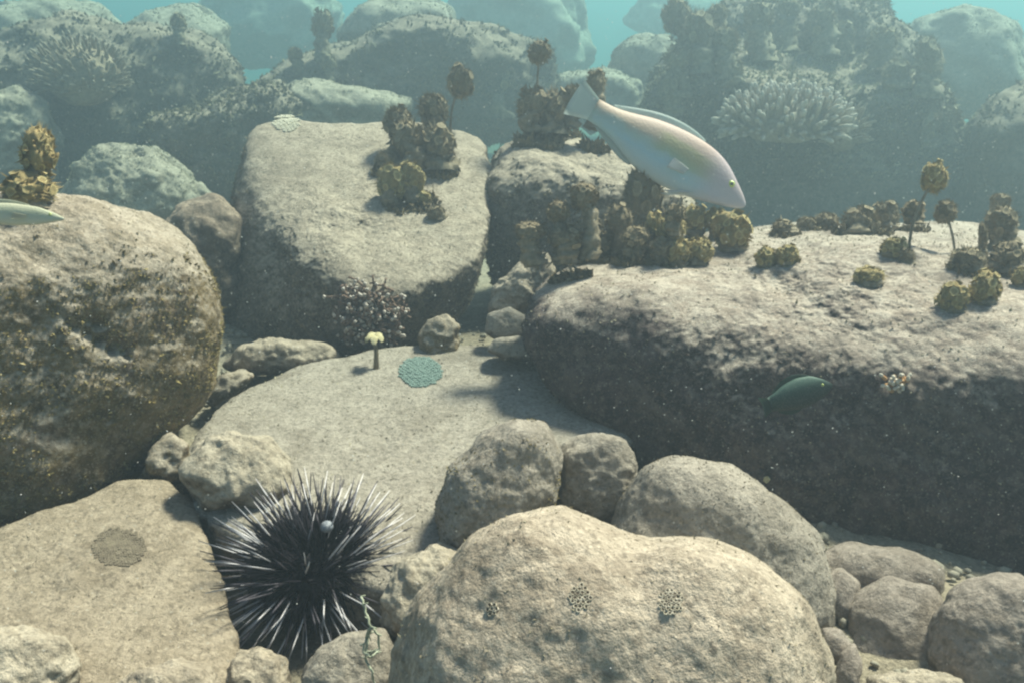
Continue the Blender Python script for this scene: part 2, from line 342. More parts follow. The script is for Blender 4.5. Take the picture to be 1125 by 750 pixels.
for (nm, lb, ol, ce, mt, T, sd_, lv) in [
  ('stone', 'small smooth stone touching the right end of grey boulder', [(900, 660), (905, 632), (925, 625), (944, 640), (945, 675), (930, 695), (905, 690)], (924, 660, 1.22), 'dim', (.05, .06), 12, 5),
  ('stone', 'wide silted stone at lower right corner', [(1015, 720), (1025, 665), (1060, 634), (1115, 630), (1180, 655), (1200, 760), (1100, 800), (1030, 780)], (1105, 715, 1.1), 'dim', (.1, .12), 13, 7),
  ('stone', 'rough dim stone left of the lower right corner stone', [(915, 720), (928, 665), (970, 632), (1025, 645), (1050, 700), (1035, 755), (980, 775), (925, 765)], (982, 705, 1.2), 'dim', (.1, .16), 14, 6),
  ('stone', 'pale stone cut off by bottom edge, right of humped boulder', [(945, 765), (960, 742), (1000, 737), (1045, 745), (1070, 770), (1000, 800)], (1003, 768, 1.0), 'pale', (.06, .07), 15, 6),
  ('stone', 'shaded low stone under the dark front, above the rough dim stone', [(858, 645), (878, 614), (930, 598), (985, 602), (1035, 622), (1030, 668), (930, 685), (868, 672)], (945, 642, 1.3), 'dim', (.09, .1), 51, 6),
  ('stone', 'dark stone sunk in gap between left and angular boulders', [(180, 260), (196, 228), (236, 214), (264, 240), (268, 340), (220, 360), (186, 320)], (226, 285, 2.4), 'reef', (.15, .2), 53, 6),
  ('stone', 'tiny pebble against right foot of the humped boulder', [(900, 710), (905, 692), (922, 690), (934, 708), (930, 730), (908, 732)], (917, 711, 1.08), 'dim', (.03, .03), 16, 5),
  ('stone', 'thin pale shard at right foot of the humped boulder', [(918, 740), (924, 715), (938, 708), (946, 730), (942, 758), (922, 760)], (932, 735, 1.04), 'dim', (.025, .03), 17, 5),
  ('stone', 'bright cream stone in bottom left corner', [(-40, 720), (-10, 692), (35, 690), (70, 702), (88, 730), (80, 775), (-20, 790)], (28, 738, 1.0), 'pale', (.06, .08), 18, 6),
  ('stone', 'pale stone cut off by bottom edge below the slab', [(120, 765), (150, 738), (195, 728), (232, 735), (245, 765), (180, 790)], (183, 760, 1.02), 'silt', (.06, .08), 19, 6),
  ('stone', 'brown stone below the sea urchin at bottom edge', [(243, 750), (255, 722), (285, 713), (312, 722), (320, 755), (285, 775)], (282, 745, 1.1), 'silt', (.05, .06), 20, 6),
  ('stone', 'low grey stone under lower right side of sea urchin', [(330, 745), (350, 715), (385, 695), (420, 690), (435, 720), (425, 770), (350, 780)], (385, 740, 1.1), 'grey', (.06, .08), 21, 6),
  ('stone', 'warm pale stone wedged between urchin and humped boulder', [(420, 660), (440, 615), (480, 600), (520, 605), (520, 650), (460, 700), (425, 700)], (470, 650, 1.22), 'pale', (.08, .08), 22, 6),
  ('stone', 'small stone tucked under pale lumpy stone', [(205, 565), (215, 548), (250, 545), (285, 552), (290, 572), (240, 582)], (248, 563, 1.43), 'grey', (.05, .05), 23, 5),
  ('stone', 'weedy little stone between left boulder and slab', [(160, 520), (165, 490), (188, 477), (208, 490), (210, 520), (185, 535)], (186, 508, 1.5), 'algal', (.05, .06), 24, 5),
  ('stone', 'pointed brown stone right of left boulder', [(225, 438), (240, 412), (268, 404), (280, 412), (262, 432), (235, 446)], (252, 425, 1.85), 'algal', (.05, .06), 25, 5),
  ('stone', 'flat silted stone before the dark face of angular boulder', [(245, 400), (265, 380), (310, 372), (360, 378), (375, 395), (330, 408), (265, 412)], (310, 392, 2.0), 'silt', (.08, .1), 26, 6),
  ('stone', 'dark weedy lump at right foot of angular boulder', [(460, 372), (468, 354), (490, 347), (504, 357), (504, 385), (490, 400), (468, 395)], (482, 374, 2.0), 'algal', (.05, .05), 27, 5),
  ('stone', 'dark flat stone in crevice left of largest boulder', [(535, 385), (545, 372), (570, 370), (590, 380), (588, 395), (555, 396)], (563, 384, 1.88), 'grey', (.04, .05), 28, 5),
  ('stone', 'dark stone higher in crevice left of largest boulder', [(533, 365), (538, 345), (560, 338), (580, 350), (580, 370), (550, 375)], (557, 357, 1.98), 'grey', (.04, .05), 29, 5),
  ('boulder', 'pale leaning stone wedged in crevice between angular and largest boulders', [(535, 345), (545, 315), (570, 290), (600, 278), (610, 300), (590, 330), (560, 360)], (570, 320, 2.12), 'silt', (.08, .1), 30, 6),
  ('boulder', 'pale rounded boulder beyond left boulder, half hidden in haze', [(68, 215), (85, 182), (125, 165), (170, 166), (205, 188), (228, 215), (235, 260), (150, 280), (75, 260)], (150, 220, 2.7), 'silt', (.3, .35), 31, 7),
  ('boulder', 'dim small boulder at left edge behind brown algae', [(-30, 140), (-10, 105), (20, 97), (50, 115), (65, 150), (60, 200), (-20, 210)], (20, 155, 2.9), 'silt', (.2, .25), 32, 6),
  ('boulder', 'dark squarish boulder left of angular boulder', [(165, 150), (172, 130), (210, 126), (255, 105), (300, 92), (330, 110), (330, 190), (280, 220), (190, 215)], (245, 160, 3.1), 'reef', (.35, .4), 33, 7),
  ('stone', 'small stone in gap left of angular boulder', [(196, 225), (205, 205), (222, 202), (236, 218), (230, 240), (205, 242)], (216, 222, 2.6), 'silt', (.06, .08), 34, 5),
  ('boulder', 'large weedy reef rock at upper left', [(-60, 120), (-30, 60), (30, 40), (100, 26), (150, 30), (205, 42), (255, 68), (275, 100), (240, 130), (190, 145), (150, 200), (40, 240), (-60, 230)], (100, 120, 3.5), 'reef', (.55, .6), 35, 7),
  ('boulder', 'long weedy ledge behind angular boulder', [(265, 115), (300, 85), (350, 60), (420, 35), (470, 28), (540, 32), (590, 55), (600, 95), (590, 150), (480, 170), (320, 160)], (440, 100, 3.7), 'reef', (.5, .5), 36, 7),
  ('boulder', 'low pale rock just behind the angular boulder', [(225, 130), (290, 100), (340, 92), (400, 96), (450, 110), (450, 160), (300, 170)], (340, 130, 3.2), 'silt', (.3, .3), 37, 6),
  ('boulder', 'far pale boulder at top, left of centre', [(235, 30), (250, -5), (300, -20), (350, -10), (375, 25), (370, 70), (300, 85), (245, 70)], (305, 35, 5.4), 'pale', (.5, .6), 38, 6),
  ('boulder', 'far big pale boulder at top centre', [(495, 40), (510, -10), (560, -30), (615, -15), (640, 30), (640, 90), (560, 110), (500, 90)], (570, 40, 5.2), 'pale', (.6, .7), 39, 6),
  ('boulder', 'hazy round boulder between large fish and far right reef', [(665, 90), (675, 60), (700, 44), (735, 44), (760, 60), (770, 110), (740, 150), (680, 140)], (715, 95, 4.25), 'silt', (.4, .4), 40, 6),
  ('boulder', 'low sunlit rock patch above tail of the large fish', [(600, 110), (615, 85), (660, 76), (700, 90), (710, 125), (650, 145)], (655, 110, 4.0), 'pale', (.3, .4), 41, 6),
  ('boulder', 'faint rock at right edge beyond the reef', [(1048, 200), (1065, 135), (1100, 105), (1150, 100), (1190, 160), (1190, 320), (1070, 320)], (1115, 200, 3.0), 'reef', (.4, .4), 42, 6),
  ('boulder', 'faint far rock at top right behind the reef', [(990, 60), (1010, 25), (1060, 10), (1110, 30), (1130, 90), (1080, 130), (1000, 120)], (1060, 75, 4.25), 'silt', (.5, .5), 43, 6),
  ('boulder', 'faint far rock at top left corner', [(-40, 50), (-10, 12), (50, 0), (110, 10), (140, 40), (100, 80), (0, 90)], (50, 45, 4.2), 'silt', (.5, .5), 44, 6),
  ('boulder', 'faint far rock at top, right of corner rock', [(130, 40), (160, 15), (210, 8), (250, 30), (250, 75), (180, 85)], (190, 45, 4.25), 'silt', (.5, .5), 45, 6),
  ('boulder', 'faint far rock at top between two pale boulders', [(375, 35), (395, 8), (440, -5), (490, 8), (505, 45), (450, 75), (390, 70)], (438, 40, 4.25), 'silt', (.5, .5), 46, 6),
  ('boulder', 'faint far rock beyond turquoise gap, centre right', [(690, 40), (705, 15), (745, 5), (790, 15), (800, 60), (740, 75)], (745, 42, 6.5), 'silt', (.5, .5), 47, 6)]:
    rk = rock(nm, lb, ol, ce, mt, T, p=2.7 if mt == 'dim' else 3.4, lvl=lv, seed=sd_, cat=nm, amp=.5 if mt in ('grey', 'dim') else (2.6 if ce[2] > 4.3 else 1.6 if ce[2] > 2.6 else 1.), lowf=1.3 if ce[2] > 4.3 else 1., soft=2 if ce[2] > 2.6 else 4)
    if ce[2] > 2.6 and lv >= 6: turf(rk, 6000, 'turf_pale' if mt in ('pale', 'silt') else 'turf', (.0012*ce[2], (.003 if mt in ('pale', 'silt') else .006)*ce[2]), (-1, 1), -.1, seed=sd_+60)
    if sd_ == 35: reefL = rk
    if sd_ == 36: ledge = rk
    if sd_ == 33: sqr = rk
crest = rock('boulder', 'ragged weedy crest rising behind the finger coral rock', [(795, 70), (806, 22), (835, -8), (880, -22), (925, -12), (960, 12), (1000, 50), (1015, 130), (900, 190), (795, 150)], (895, 70, 3.6), 'reef', (.4, .4), p=3.4, lvl=7, seed=54, amp=2.2, soft=2)
turf(crest, 9000, 'turf', (.010, .028), (-1, 1), -.4, seed=55)
reef = rock('boulder', 'tall weedy reef rock at upper right carrying the finger coral',
    [(710, 130), (722, 92), (742, 48), (795, 34), (830, 12), (868, 2), (910, 8), (945, 24), (985, 42), (1020, 90), (1045, 130), (1070, 180), (1060, 250), (980, 290), (850, 290), (760, 270), (715, 200)],
    (880, 155, 3.1), 'reef', (.5, .6), facets=[((780, 10, 3.5), (980, 20, 3.5), (880, 90, 2.9)), ((780, 220, 2.95), (1000, 220, 2.95), (880, 108, 2.86))], p=6, lvl=7, seed=50, amp=1.7, soft=2)

turf(left, 26000, 'turf_olive', (.002, .006), (-1, .5), -.15, seed=1)
turf(left, 3000, 'turf_pale', (.0015, .0035), (.3, 1), -.6, seed=2)
turf(middle, 12000, 'turf', (.003, .007), (-1, .45), -.4, seed=3)
turf(middle, 3000, 'turf_pale', (.002, .004), (.4, 1), -.6, seed=4)
turf(right, 34000, 'turf_shaded', (.0025, .006), (-1, .55), -.5, seed=5)
turf(right, 9000, 'turf_pale', (.002, .0045), (.2, 1), -.3, seed=6)
turf(front, 4000, 'turf_pale', (.001, .003), (0, 1), -.5, seed=7)
turf(slab, 3000, 'turf_pale', (.001, .003), (0, 1), -.5, seed=8)
turf(flat, 4000, 'turf_pale', (.0015, .004), (0, 1), -.5, seed=9)
turf(behind, 12000, 'turf', (.004, .010), (-1, .6), -.5, seed=10)
turf(reef, 18000, 'turf', (.010, .028), (-1, .55), -.4, seed=11)
turf(reef, 9000, 'turf_pale', (.008, .022), (.2, 1), -.3, seed=31)
turf(reefL, 10000, 'turf', (.010, .028), (-1, .6), -.3, seed=12)
turf(ledge, 8000, 'turf', (.010, .025), (-1, .6), -.2, seed=13)
turf(sqr, 7000, 'turf', (.008, .022), (-1, 1), -.2, seed=14)
turf(grey, 5000, 'turf', (.0012, .003), (-1, 1), -.5, seed=15)
turf(s_round, 4000, 'turf_olive', (.0015, .0035), (-1, 1), -.1, seed=16)

bpy.context.view_layer.update()
def hit(px, py, only=None):
    d = ray(px, py); best = None
    for o in ([only] if only else ROCKS+[seabed]):
        l = CAM-o.location
        ok, p_, n_, _ = o.ray_cast(l, d.normalized())
        if ok:
            t = (p_-l).length
            if best is None or t < best[0]: best = (t, p_+o.location, n_, o)
    if best is None: P = at(px, py, only and (only.location-CAM).dot(FWD) or 3); return P, Vector((0, 0, 1)), None
    return best[1], best[2], best[3]
def depth(P): return (P-CAM).dot(FWD)

# weedy mats round the feet of the algae clusters
turf(right, 5000, 'turf_mat', (.005, .015), (-1, 1), -2, .5, 41, near=[(hit(x, y, right)[0], .045) for x, y in ((590, 290), (610, 288), (630, 286), (650, 285), (672, 284), (695, 284), (716, 284), (738, 286))])
turf(right, 1800, 'turf_mat', (.005, .014), (-1, 1), -2, .5, 42, near=[(hit(x, y, right)[0], .035) for x, y in ((862, 258), (900, 252), (930, 256), (965, 256), (1004, 252), (1062, 296), (1098, 292), (1112, 300))])
turf(middle, 1800, 'turf_mat', (.006, .02), (-1, 1), -2, .5, 43, near=[(hit(x, y, middle)[0], .05) for x, y in ((428, 190), (440, 180), (455, 186), (470, 182), (485, 188), (440, 225), (462, 224))])
turf(behind, 1500, 'turf_mat', (.008, .03), (-1, 1), -2, .5, 44, near=[(hit(x, y, behind)[0], .06) for x, y in ((582, 150), (600, 150), (615, 150), (655, 150))])
# gravel
n = 5000; gv, gf = [], []
D0, F0 = ico(1); gP = nr.uniform((-1.4, .7, 0), (1.4, 2.2, 0), (n, 3)); gP[:, 2] = -.03+.05*fbm(gP*np.array([1.2, 1.2, 0]), 3)
for k in range(n):
    s_ = abs(nr.normal())*.004+.002; gv.append(D0*s_*nr.uniform(.6, 1.3, 3)+gP[k]+[0, 0, s_*.4+.004]); gf.append(F0+k*len(D0))
tag(obj('gravel', mesh_np('gravel', np.concatenate(gv), np.concatenate(gf), M['gravel'])), 'small gravel strewn on the seabed between the boulders', kind='stuff')

# ------------------------------------------------------------------ knobbly brown algae
def head_mesh(seed, mats, N=46, lump=.22, fuzz=90):
    g = random.Random(seed); b = MB()
    D, Fc = ico(4); off = np.array([seed*3.1, 1.7, 4.2]); r = .80+lump*fbm(D*1.7+off, 3)
    b.add((D*r[:, None]).tolist(), Fc.tolist(), 0)
    for k in range(N):
        z = 1-2*(k+.5)/N
        if z < -.75: continue
        t = k*2.399963+g.uniform(-.3, .3); q = math.sqrt(1-z*z)
        n = Vector((q*math.cos(t), q*math.sin(t), z+g.uniform(-.1, .1))).normalized()
        rr = float(.80+lump*fbm(np.array([n[:]])*1.7+off, 3)[0])
        u = n.orthogonal().normalized(); w = n.cross(u); cr = g.uniform(.18, .30); hgt = g.uniform(.03, .13); K = 7; ph = g.uniform(0, 6)
        ring = lambda rad, h, j=0.: [n*(rr+h+g.uniform(-j, j))+(u*math.cos(ph+2*math.pi*i/K)+w*math.sin(ph+2*math.pi*i/K))*rad*g.uniform(.8, 1.2) for i in range(K)]
        vs = ring(cr*.6, -.05)+ring(cr, hgt, .04)+ring(cr*.72, hgt*.95, .03)+[n*(rr+hgt*.35)]
        b.add(vs, [(i, (i+1) % K, K+(i+1) % K, K+i) for i in range(K)], 0)
        b.add(vs, [(K+i, K+(i+1) % K, 2*K+(i+1) % K, 2*K+i) for i in range(K)], 1)
        b.add(vs, [(2*K+i, 2*K+(i+1) % K, 3*K) for i in range(K)], 0)
    for k in range(fuzz):                                       # clinging fuzz
        n = Vector((g.gauss(0, 1), g.gauss(0, 1), g.gauss(0, 1))).normalized(); u = n.orthogonal().normalized()*.06
        a = n*.8; c = n*g.uniform(.95, 1.16)+Vector((g.gauss(0, .1), g.gauss(0, .1), g.gauss(0, .1)))
        b.add([a-u, a+u, c], [(0, 1, 2)], 0)
    return b.mesh('head', mats)
HEADS = {'y': [head_mesh(k, [M['knob'], M['knob_rim']], 34, .34, 220) for k in range(5)], 'd': [head_mesh(10+k, [M['knob_drab'], M['knob_drab_rim']], 26, .30, 420) for k in range(5)]}
def stalk_mesh(P0, P1, r0, r1, seed, hairs=5):
    g = random.Random(seed); b = MB(); d = P1-P0; L = d.length; sd_ = Vector((g.gauss(0, 1), g.gauss(0, .5), 0))*L*.07
    pts = [d*(i/6)+sd_*math.sin(math.pi*i/6) for i in range(7)]; j_ = .3 if hairs > 3 else .12
    if hairs <= 3: b.tube(pts, [r0*1.4]+[r0+(r1-r0)*i/6+g.uniform(-j_, j_)*r0 for i in range(1, 7)], 7)
    else:                                                     # shaggy, lumpy column
        K, Nn = 16, 18; ax = d.normalized(); u = ax.orthogonal().normalized(); w = ax.cross(u); vs = []
        for i in range(Nn+1):
            q = i/Nn; c = d*q+sd_*math.sin(math.pi*q)
            for k in range(K): vs.append(c+(u*math.cos(2*math.pi*k/K)+w*math.sin(2*math.pi*k/K))*r0*(1.25-.35*q))
        vs = np.array([x[:] for x in vs]); cc = np.repeat(np.array([(d*(i/Nn)+sd_*math.sin(math.pi*i/Nn))[:] for i in range(Nn+1)]), K, 0)
        nz_ = fbm(vs/r0*1.1+seed*2.7, 3); vs = cc+(vs-cc)*(1+.55*nz_)[:, None]
        b.add(vs.tolist(), [(i*K+k, i*K+(k+1) % K, (i+1)*K+(k+1) % K, (i+1)*K+k) for i in range(Nn) for k in range(K)])
        for k in range(70):
            a = d*g.uniform(.02, .95); n_ = Vector((g.gauss(0, 1), g.gauss(0, 1), g.gauss(0, .6))).normalized(); u = n_.orthogonal().normalized()*r0*.3
            b.add([a+n_*r0*.8-u, a+n_*r0*.8+u, a+n_*r0*g.uniform(1.1, 1.45)+Vector((0, 0, r0*g.uniform(-.3, .4)))], [(0, 1, 2)])
    for k in range(hairs):
        i = g.randrange(0, 6); a = pts[i]; o2 = Vector((g.gauss(0, 1), g.gauss(0, 1), g.uniform(-.3, 1))).normalized()*L*g.uniform(.12, .3)
        b.tube([a, a+o2*.6, a+o2+Vector((0, 0, -.1*L))], [r0*.25, r0*.2, r0*.1], 4)
    return b.mesh('stalk', M['stalk'])
KN = [0]
def knob(label, hx, hy, w, h, bx, by, only=None, kind='d', grp=None, thin=False, dz=0.):
    KN[0] += 1; g = random.Random(KN[0]*13)
    P, n, _ = hit(bx, by, only); d = depth(P)-dz; H = at(hx, hy, d); P = P-n*.004
    s = d/F
    t = empty('knobby_algae', P); tag(t, label, 'algae', grp)
    ho = obj('head', HEADS[kind][g.randrange(5)], t); ho.location = H-P
    ho.scale = (w*.5*s*1.02, (w+h)*.25*s*1.02, h*.5*s*1.04); ho.rotation_euler = (g.uniform(-.25, .25), g.uniform(-.25, .25), g.uniform(0, 6.28))
    rr = w*s*(.06 if thin else ((.26 if grp == G3 else .38) if kind == 'd' else .3))
    obj('stalk', stalk_mesh(P, H, rr, rr*.8, KN[0], 3 if thin else 6), t)
    return t
G1, G2, G3, G4, G5, G6 = ('brown algae knobs on the angular boulder', 'algae knobs on the boulder under the large fish', 'clustered algae on left end of largest boulder',
    'algae knobs across sandy top of largest boulder', 'weedy knobs on the upper right reef rock', 'weedy knobs on the far ledges')
for a in [
 ('back left knob of the algae cluster on angular boulder', 437, 134, 30, 36, 440, 172), ('front left thick knob of algae cluster on angular boulder', 449, 155, 40, 48, 450, 184),
 ('topmost knob of algae cluster on angular boulder', 476, 121, 28, 40, 478, 166), ('right thick knob of algae cluster on angular boulder', 482, 160, 38, 48, 483, 188),
 ('left of two small upright knobs low on angular boulder', 430, 201, 25, 44, 430, 224), ('right of two small upright knobs low on angular boulder', 451, 198, 25, 42, 452, 222),
 ('low crumbly tuft lowest on angular boulder', 479, 234, 22, 16, 480, 240), ('squat tuft just right of two small upright knobs', 466, 217, 22, 16, 466, 222),
 ('dark squat tuft at left of algae cluster on angular boulder', 425, 178, 26, 26, 426, 188)]:
    knob(*a, middle, 'y' if 'two small' in a[0] else 'd', G1)
knob('tall drooping weedy knob on thin stalk behind angular boulder', 506, 91, 25, 40, 495, 148, middle, 'd', G1, True)
knob('leaning weedy knob in haze behind angular boulder', 551, 92, 28, 44, 552, 132, ledge, 'd', G6)
for a in [('left big knob on boulder under the large fish', 586, 118, 32, 44, 588, 146), ('right big knob on boulder under the large fish', 608, 120, 32, 46, 608, 148),
          ('small knob beside tail of the large fish', 628, 106, 18, 26, 627, 140), ('dark knob behind tail of the large fish', 655, 92, 22, 30, 655, 140)]: knob(*a, behind, 'd', G2)
knob('high round knob on thin stalk left of large fish tail', 593, 58, 24, 30, 597, 142, behind, 'd', G2, True)
for a in [
 ('leafy flat tuft at far left end of largest boulder', 583, 254, 38, 22, 590, 290, 'd'), ('small pale-topped knob with hairs at left end of largest boulder', 613, 233, 24, 28, 614, 285, 'd'),
 ('broad low tuft between hairy knob and tall column', 622, 262, 42, 26, 625, 288, 'd'), ('tall capped column left of fish belly', 642, 216, 32, 34, 645, 284, 'd'),
 ('thick shaggy column right under fish belly', 706, 214, 30, 66, 706, 270, 'd'), ('narrow column between two tall algae columns', 680, 241, 27, 34, 680, 284, 'd'),
 ('low dark tuft at foot of narrow column', 660, 268, 36, 30, 660, 285, 'd'), ('olive low tuft right of narrow column', 698, 262, 34, 28, 698, 284, 'd'),
 ('small yellow knob left end of yellow cluster', 720, 247, 22, 28, 720, 280, 'y'), ('bigger yellow knob second from left in yellow cluster', 738, 253, 28, 36, 738, 285, 'y'),
 ('dark underlying knob below second yellow knob', 728, 275, 30, 28, 728, 290, 'd'), ('yellow knob lowest in front of yellow cluster', 746, 277, 25, 32, 746, 292, 'y'),
 ('yellow knob leaning right at front of yellow cluster', 768, 276, 32, 30, 768, 290, 'y'), ('upper middle yellow knob of yellow cluster below fish throat', 764, 243, 30, 34, 764, 262, 'y'),
 ('small yellow knob right of cluster middle, below fish chin', 786, 242, 24, 28, 786, 262, 'y'), ('largest ball at right end of yellow cluster', 805, 255, 40, 46, 806, 275, 'y'),
 ('half hidden knob at back of yellow cluster', 741, 236, 24, 22, 741, 258, 'd')]: knob(*a[:7], right, a[7], G3)
for a in [
 ('left lobe of low two-lobed knob on sandy top', 842, 284, 26, 26, 842, 292, 'y'), ('right lobe of low two-lobed knob on sandy top', 865, 282, 26, 28, 865, 290, 'y'),
 ('low hazy tuft at back edge, left of the broad algae ball', 908, 243, 30, 20, 908, 250, 'd'), ('broad algae ball at back edge of sandy top', 945, 245, 42, 36, 945, 256, 'd'),
 ('upright ball touching the broad algae ball on right', 973, 238, 30, 34, 973, 252, 'd'), ('faint small ball behind the tall stalk', 1004, 231, 24, 22, 1004, 244, 'd'),
 ('low dark ball at foot of the tall stalk', 982, 273, 30, 26, 982, 282, 'y'), ('tiny ball right at base of the tall stalk', 996, 282, 18, 18, 996, 288, 'd'),
 ('crumbly low knob alone in middle of sandy top', 955, 304, 36, 24, 955, 312, 'y'), ('thick ball with small cap at far right', 1100, 246, 34, 42, 1100, 275, 'd'),
 ('small cap ball peeking behind thick far right ball', 1099, 221, 24, 18, 1104, 250, 'd'), ('short thin column left of thick far right ball', 1080, 260, 10, 34, 1079, 280, 'd'),
 ('wide low ball below the bent stalk', 1064, 286, 38, 30, 1064, 296, 'd'), ('wide ball at right edge of sandy top', 1109, 284, 44, 36, 1109, 298, 'd'),
 ('small yellowish ball cut by right edge', 1123, 305, 20, 24, 1123, 314, 'y'), ('nearest ball on the left, front right of sandy top', 1047, 327, 33, 38, 1047, 340, 'y'),
 ('nearest ball on the right, front right of sandy top', 1082, 318, 34, 40, 1080, 332, 'y'), ('faint tuft at back edge right of fish snout', 862, 251, 34, 18, 862, 256, 'd'),
 ('low tuft between back edge tuft and broad ball', 886, 246, 22, 16, 886, 252, 'd')]: knob(*a[:7], right, a[7], G4)
knob('round algae head on tall leaning stalk at right', 1027, 196, 28, 36, 999, 278, right, 'y', G4, True)
knob('small algae head on short bent stalk at right', 1039, 233, 24, 26, 1050, 280, right, 'd', G4, True)
for i, (a, nm) in enumerate(zip([(744, 20, 28, 40, 752, 80), (768, 36, 36, 48, 768, 85), (789, 15, 22, 22, 782, 75), (796, 46, 30, 36, 800, 90), (745, 66, 26, 34, 748, 110), (834, 18, 30, 32, 838, 70), (866, 10, 26, 26, 866, 60),
    (903, 24, 32, 36, 905, 65), (926, 36, 26, 24, 928, 62), (970, 48, 32, 36, 972, 80), (1021, 66, 28, 50, 1018, 110), (1021, 138, 26, 42, 1021, 165), (1039, 134, 20, 34, 1040, 160), (985, 80, 30, 30, 985, 100), (802, 78, 30, 26, 805, 95), (735, 100, 26, 40, 740, 130)],
    ['leftmost high knob on reef rock top', 'thick tall knob second from left on reef rock top', 'small knob highest between two tall reef knobs', 'dark knob leaning right of thick tall reef knob', 'lower left knob on reef rock side',
     'left knob of central pair on reef rock crest', 'low knob cut by top edge on reef crest', 'upright knob at centre right of reef crest', 'squat knob beside upright crest knob', 'weedy knob where reef crest falls away to right',
     'tall lone column on right shoulder of reef rock', 'left of two knobs low on right side of reef rock', 'right of two knobs low on right side of reef rock', 'squat tuft below right reef crest', 'tuft just above the finger coral on its left', 'lowest knob on left flank of reef rock'])):
    knob(nm, *a, reef, 'd', G5)
for a, nm, o_ in [((354, 27, 18, 32, 356, 70), 'small upright knob on ledge near far pale boulder', ledge), ((324, 61, 14, 20, 326, 85), 'tiny knob at left end of long ledge', ledge),
                  ((362, 72, 16, 22, 364, 95), 'small knob low on left of long ledge', ledge), ((196, 26, 14, 22, 196, 50), 'tiny knob on crest of upper left reef rock', reefL)]:
    knob(nm, *a, o_, 'd', G6)
knob('upright brown algae lump on left boulder at left edge', 42, 167, 38, 56, 45, 222, left, 'y', 'brown algae on the left boulder')
knob('low sprawling brown algae lump at left edge', 32, 208, 62, 40, 32, 226, left, 'y', 'brown algae on the left boulder')

# ------------------------------------------------------------------ corals
def branch_mesh(seed, mats):
    g = random.Random(seed); b = MB(); bend = Vector((g.uniform(-.15, .15), g.uniform(-.15, .15), 0))
    pts = [Vector((0, 0, z))+bend*z*z for z in (0, .3, .6, .9, 1.0)]
    b.tube(pts[:3], [.155, .145, .13], 6, 0, False); b.tube(pts[2:], [.13, .10, .05], 6, 1, True)
    return b.mesh('branch', mats)
def coral(label, px, py, w, h, n, only, mats, bl, dz=.05, up=.55):
    P, nn, _ = hit(px, py, only); d = depth(P)-dz; C = at(px, py, d); s = d/F; rx, rz = w*.5*s, h*.5*s; ry = rx*.8
    t = empty('finger_coral', C); tag(t, label, 'coral')
    D, Fc = ico(4); r = .72+.1*fbm(D*2+px, 2); V = D*r[:, None]*np.array([rx, ry, rz]); V[:, 1] += np.maximum(0, D[:, 1])*dz*1.5
    obj('base', mesh_np('base', V, Fc, mats[0]), t)
    me = [branch_mesh(k+px, mats) for k in range(5)]; g = random.Random(int(px))
    for k in range(n):
        z = 1-1.45*(k+.5)/n; th = k*2.399963+g.uniform(-.15, .15); q = math.sqrt(max(0, 1-z*z))
        dn = Vector((q*math.cos(th), q*math.sin(th), z)); pos = Vector((dn.x*rx, dn.y*ry, dn.z*rz))*.8
        ax = (Vector((dn.x/rx, dn.y/ry, dn.z/rz)).normalized()+Vector((0, -.1, up))).normalized(); ax += Vector((g.gauss(0, .1), g.gauss(0, .1), g.gauss(0, .1)))
        o = obj('branch', me[k % 5], t); o.location = pos; o.rotation_euler = ax.to_track_quat('Z', 'Y').to_euler(); L = bl*s*g.uniform(.75, 1.25); o.scale = (L, L, L)
coral('pale-tipped finger coral dome on front of the reef rock', 862, 134, 145, 60, 340, reef, [M['coral'], M['coraltip']], 18, .1)
coral('brownish stubby finger coral patch at right of pale-tipped dome', 925, 145, 56, 60, 70, reef, [M['coralbrown'], M['coral']], 13, .06)
coral('brown branching coral thicket on upper left reef rock', 88, 84, 112, 86, 240, reefL, [M['coralbrown'], M['coral']], 11, .12)

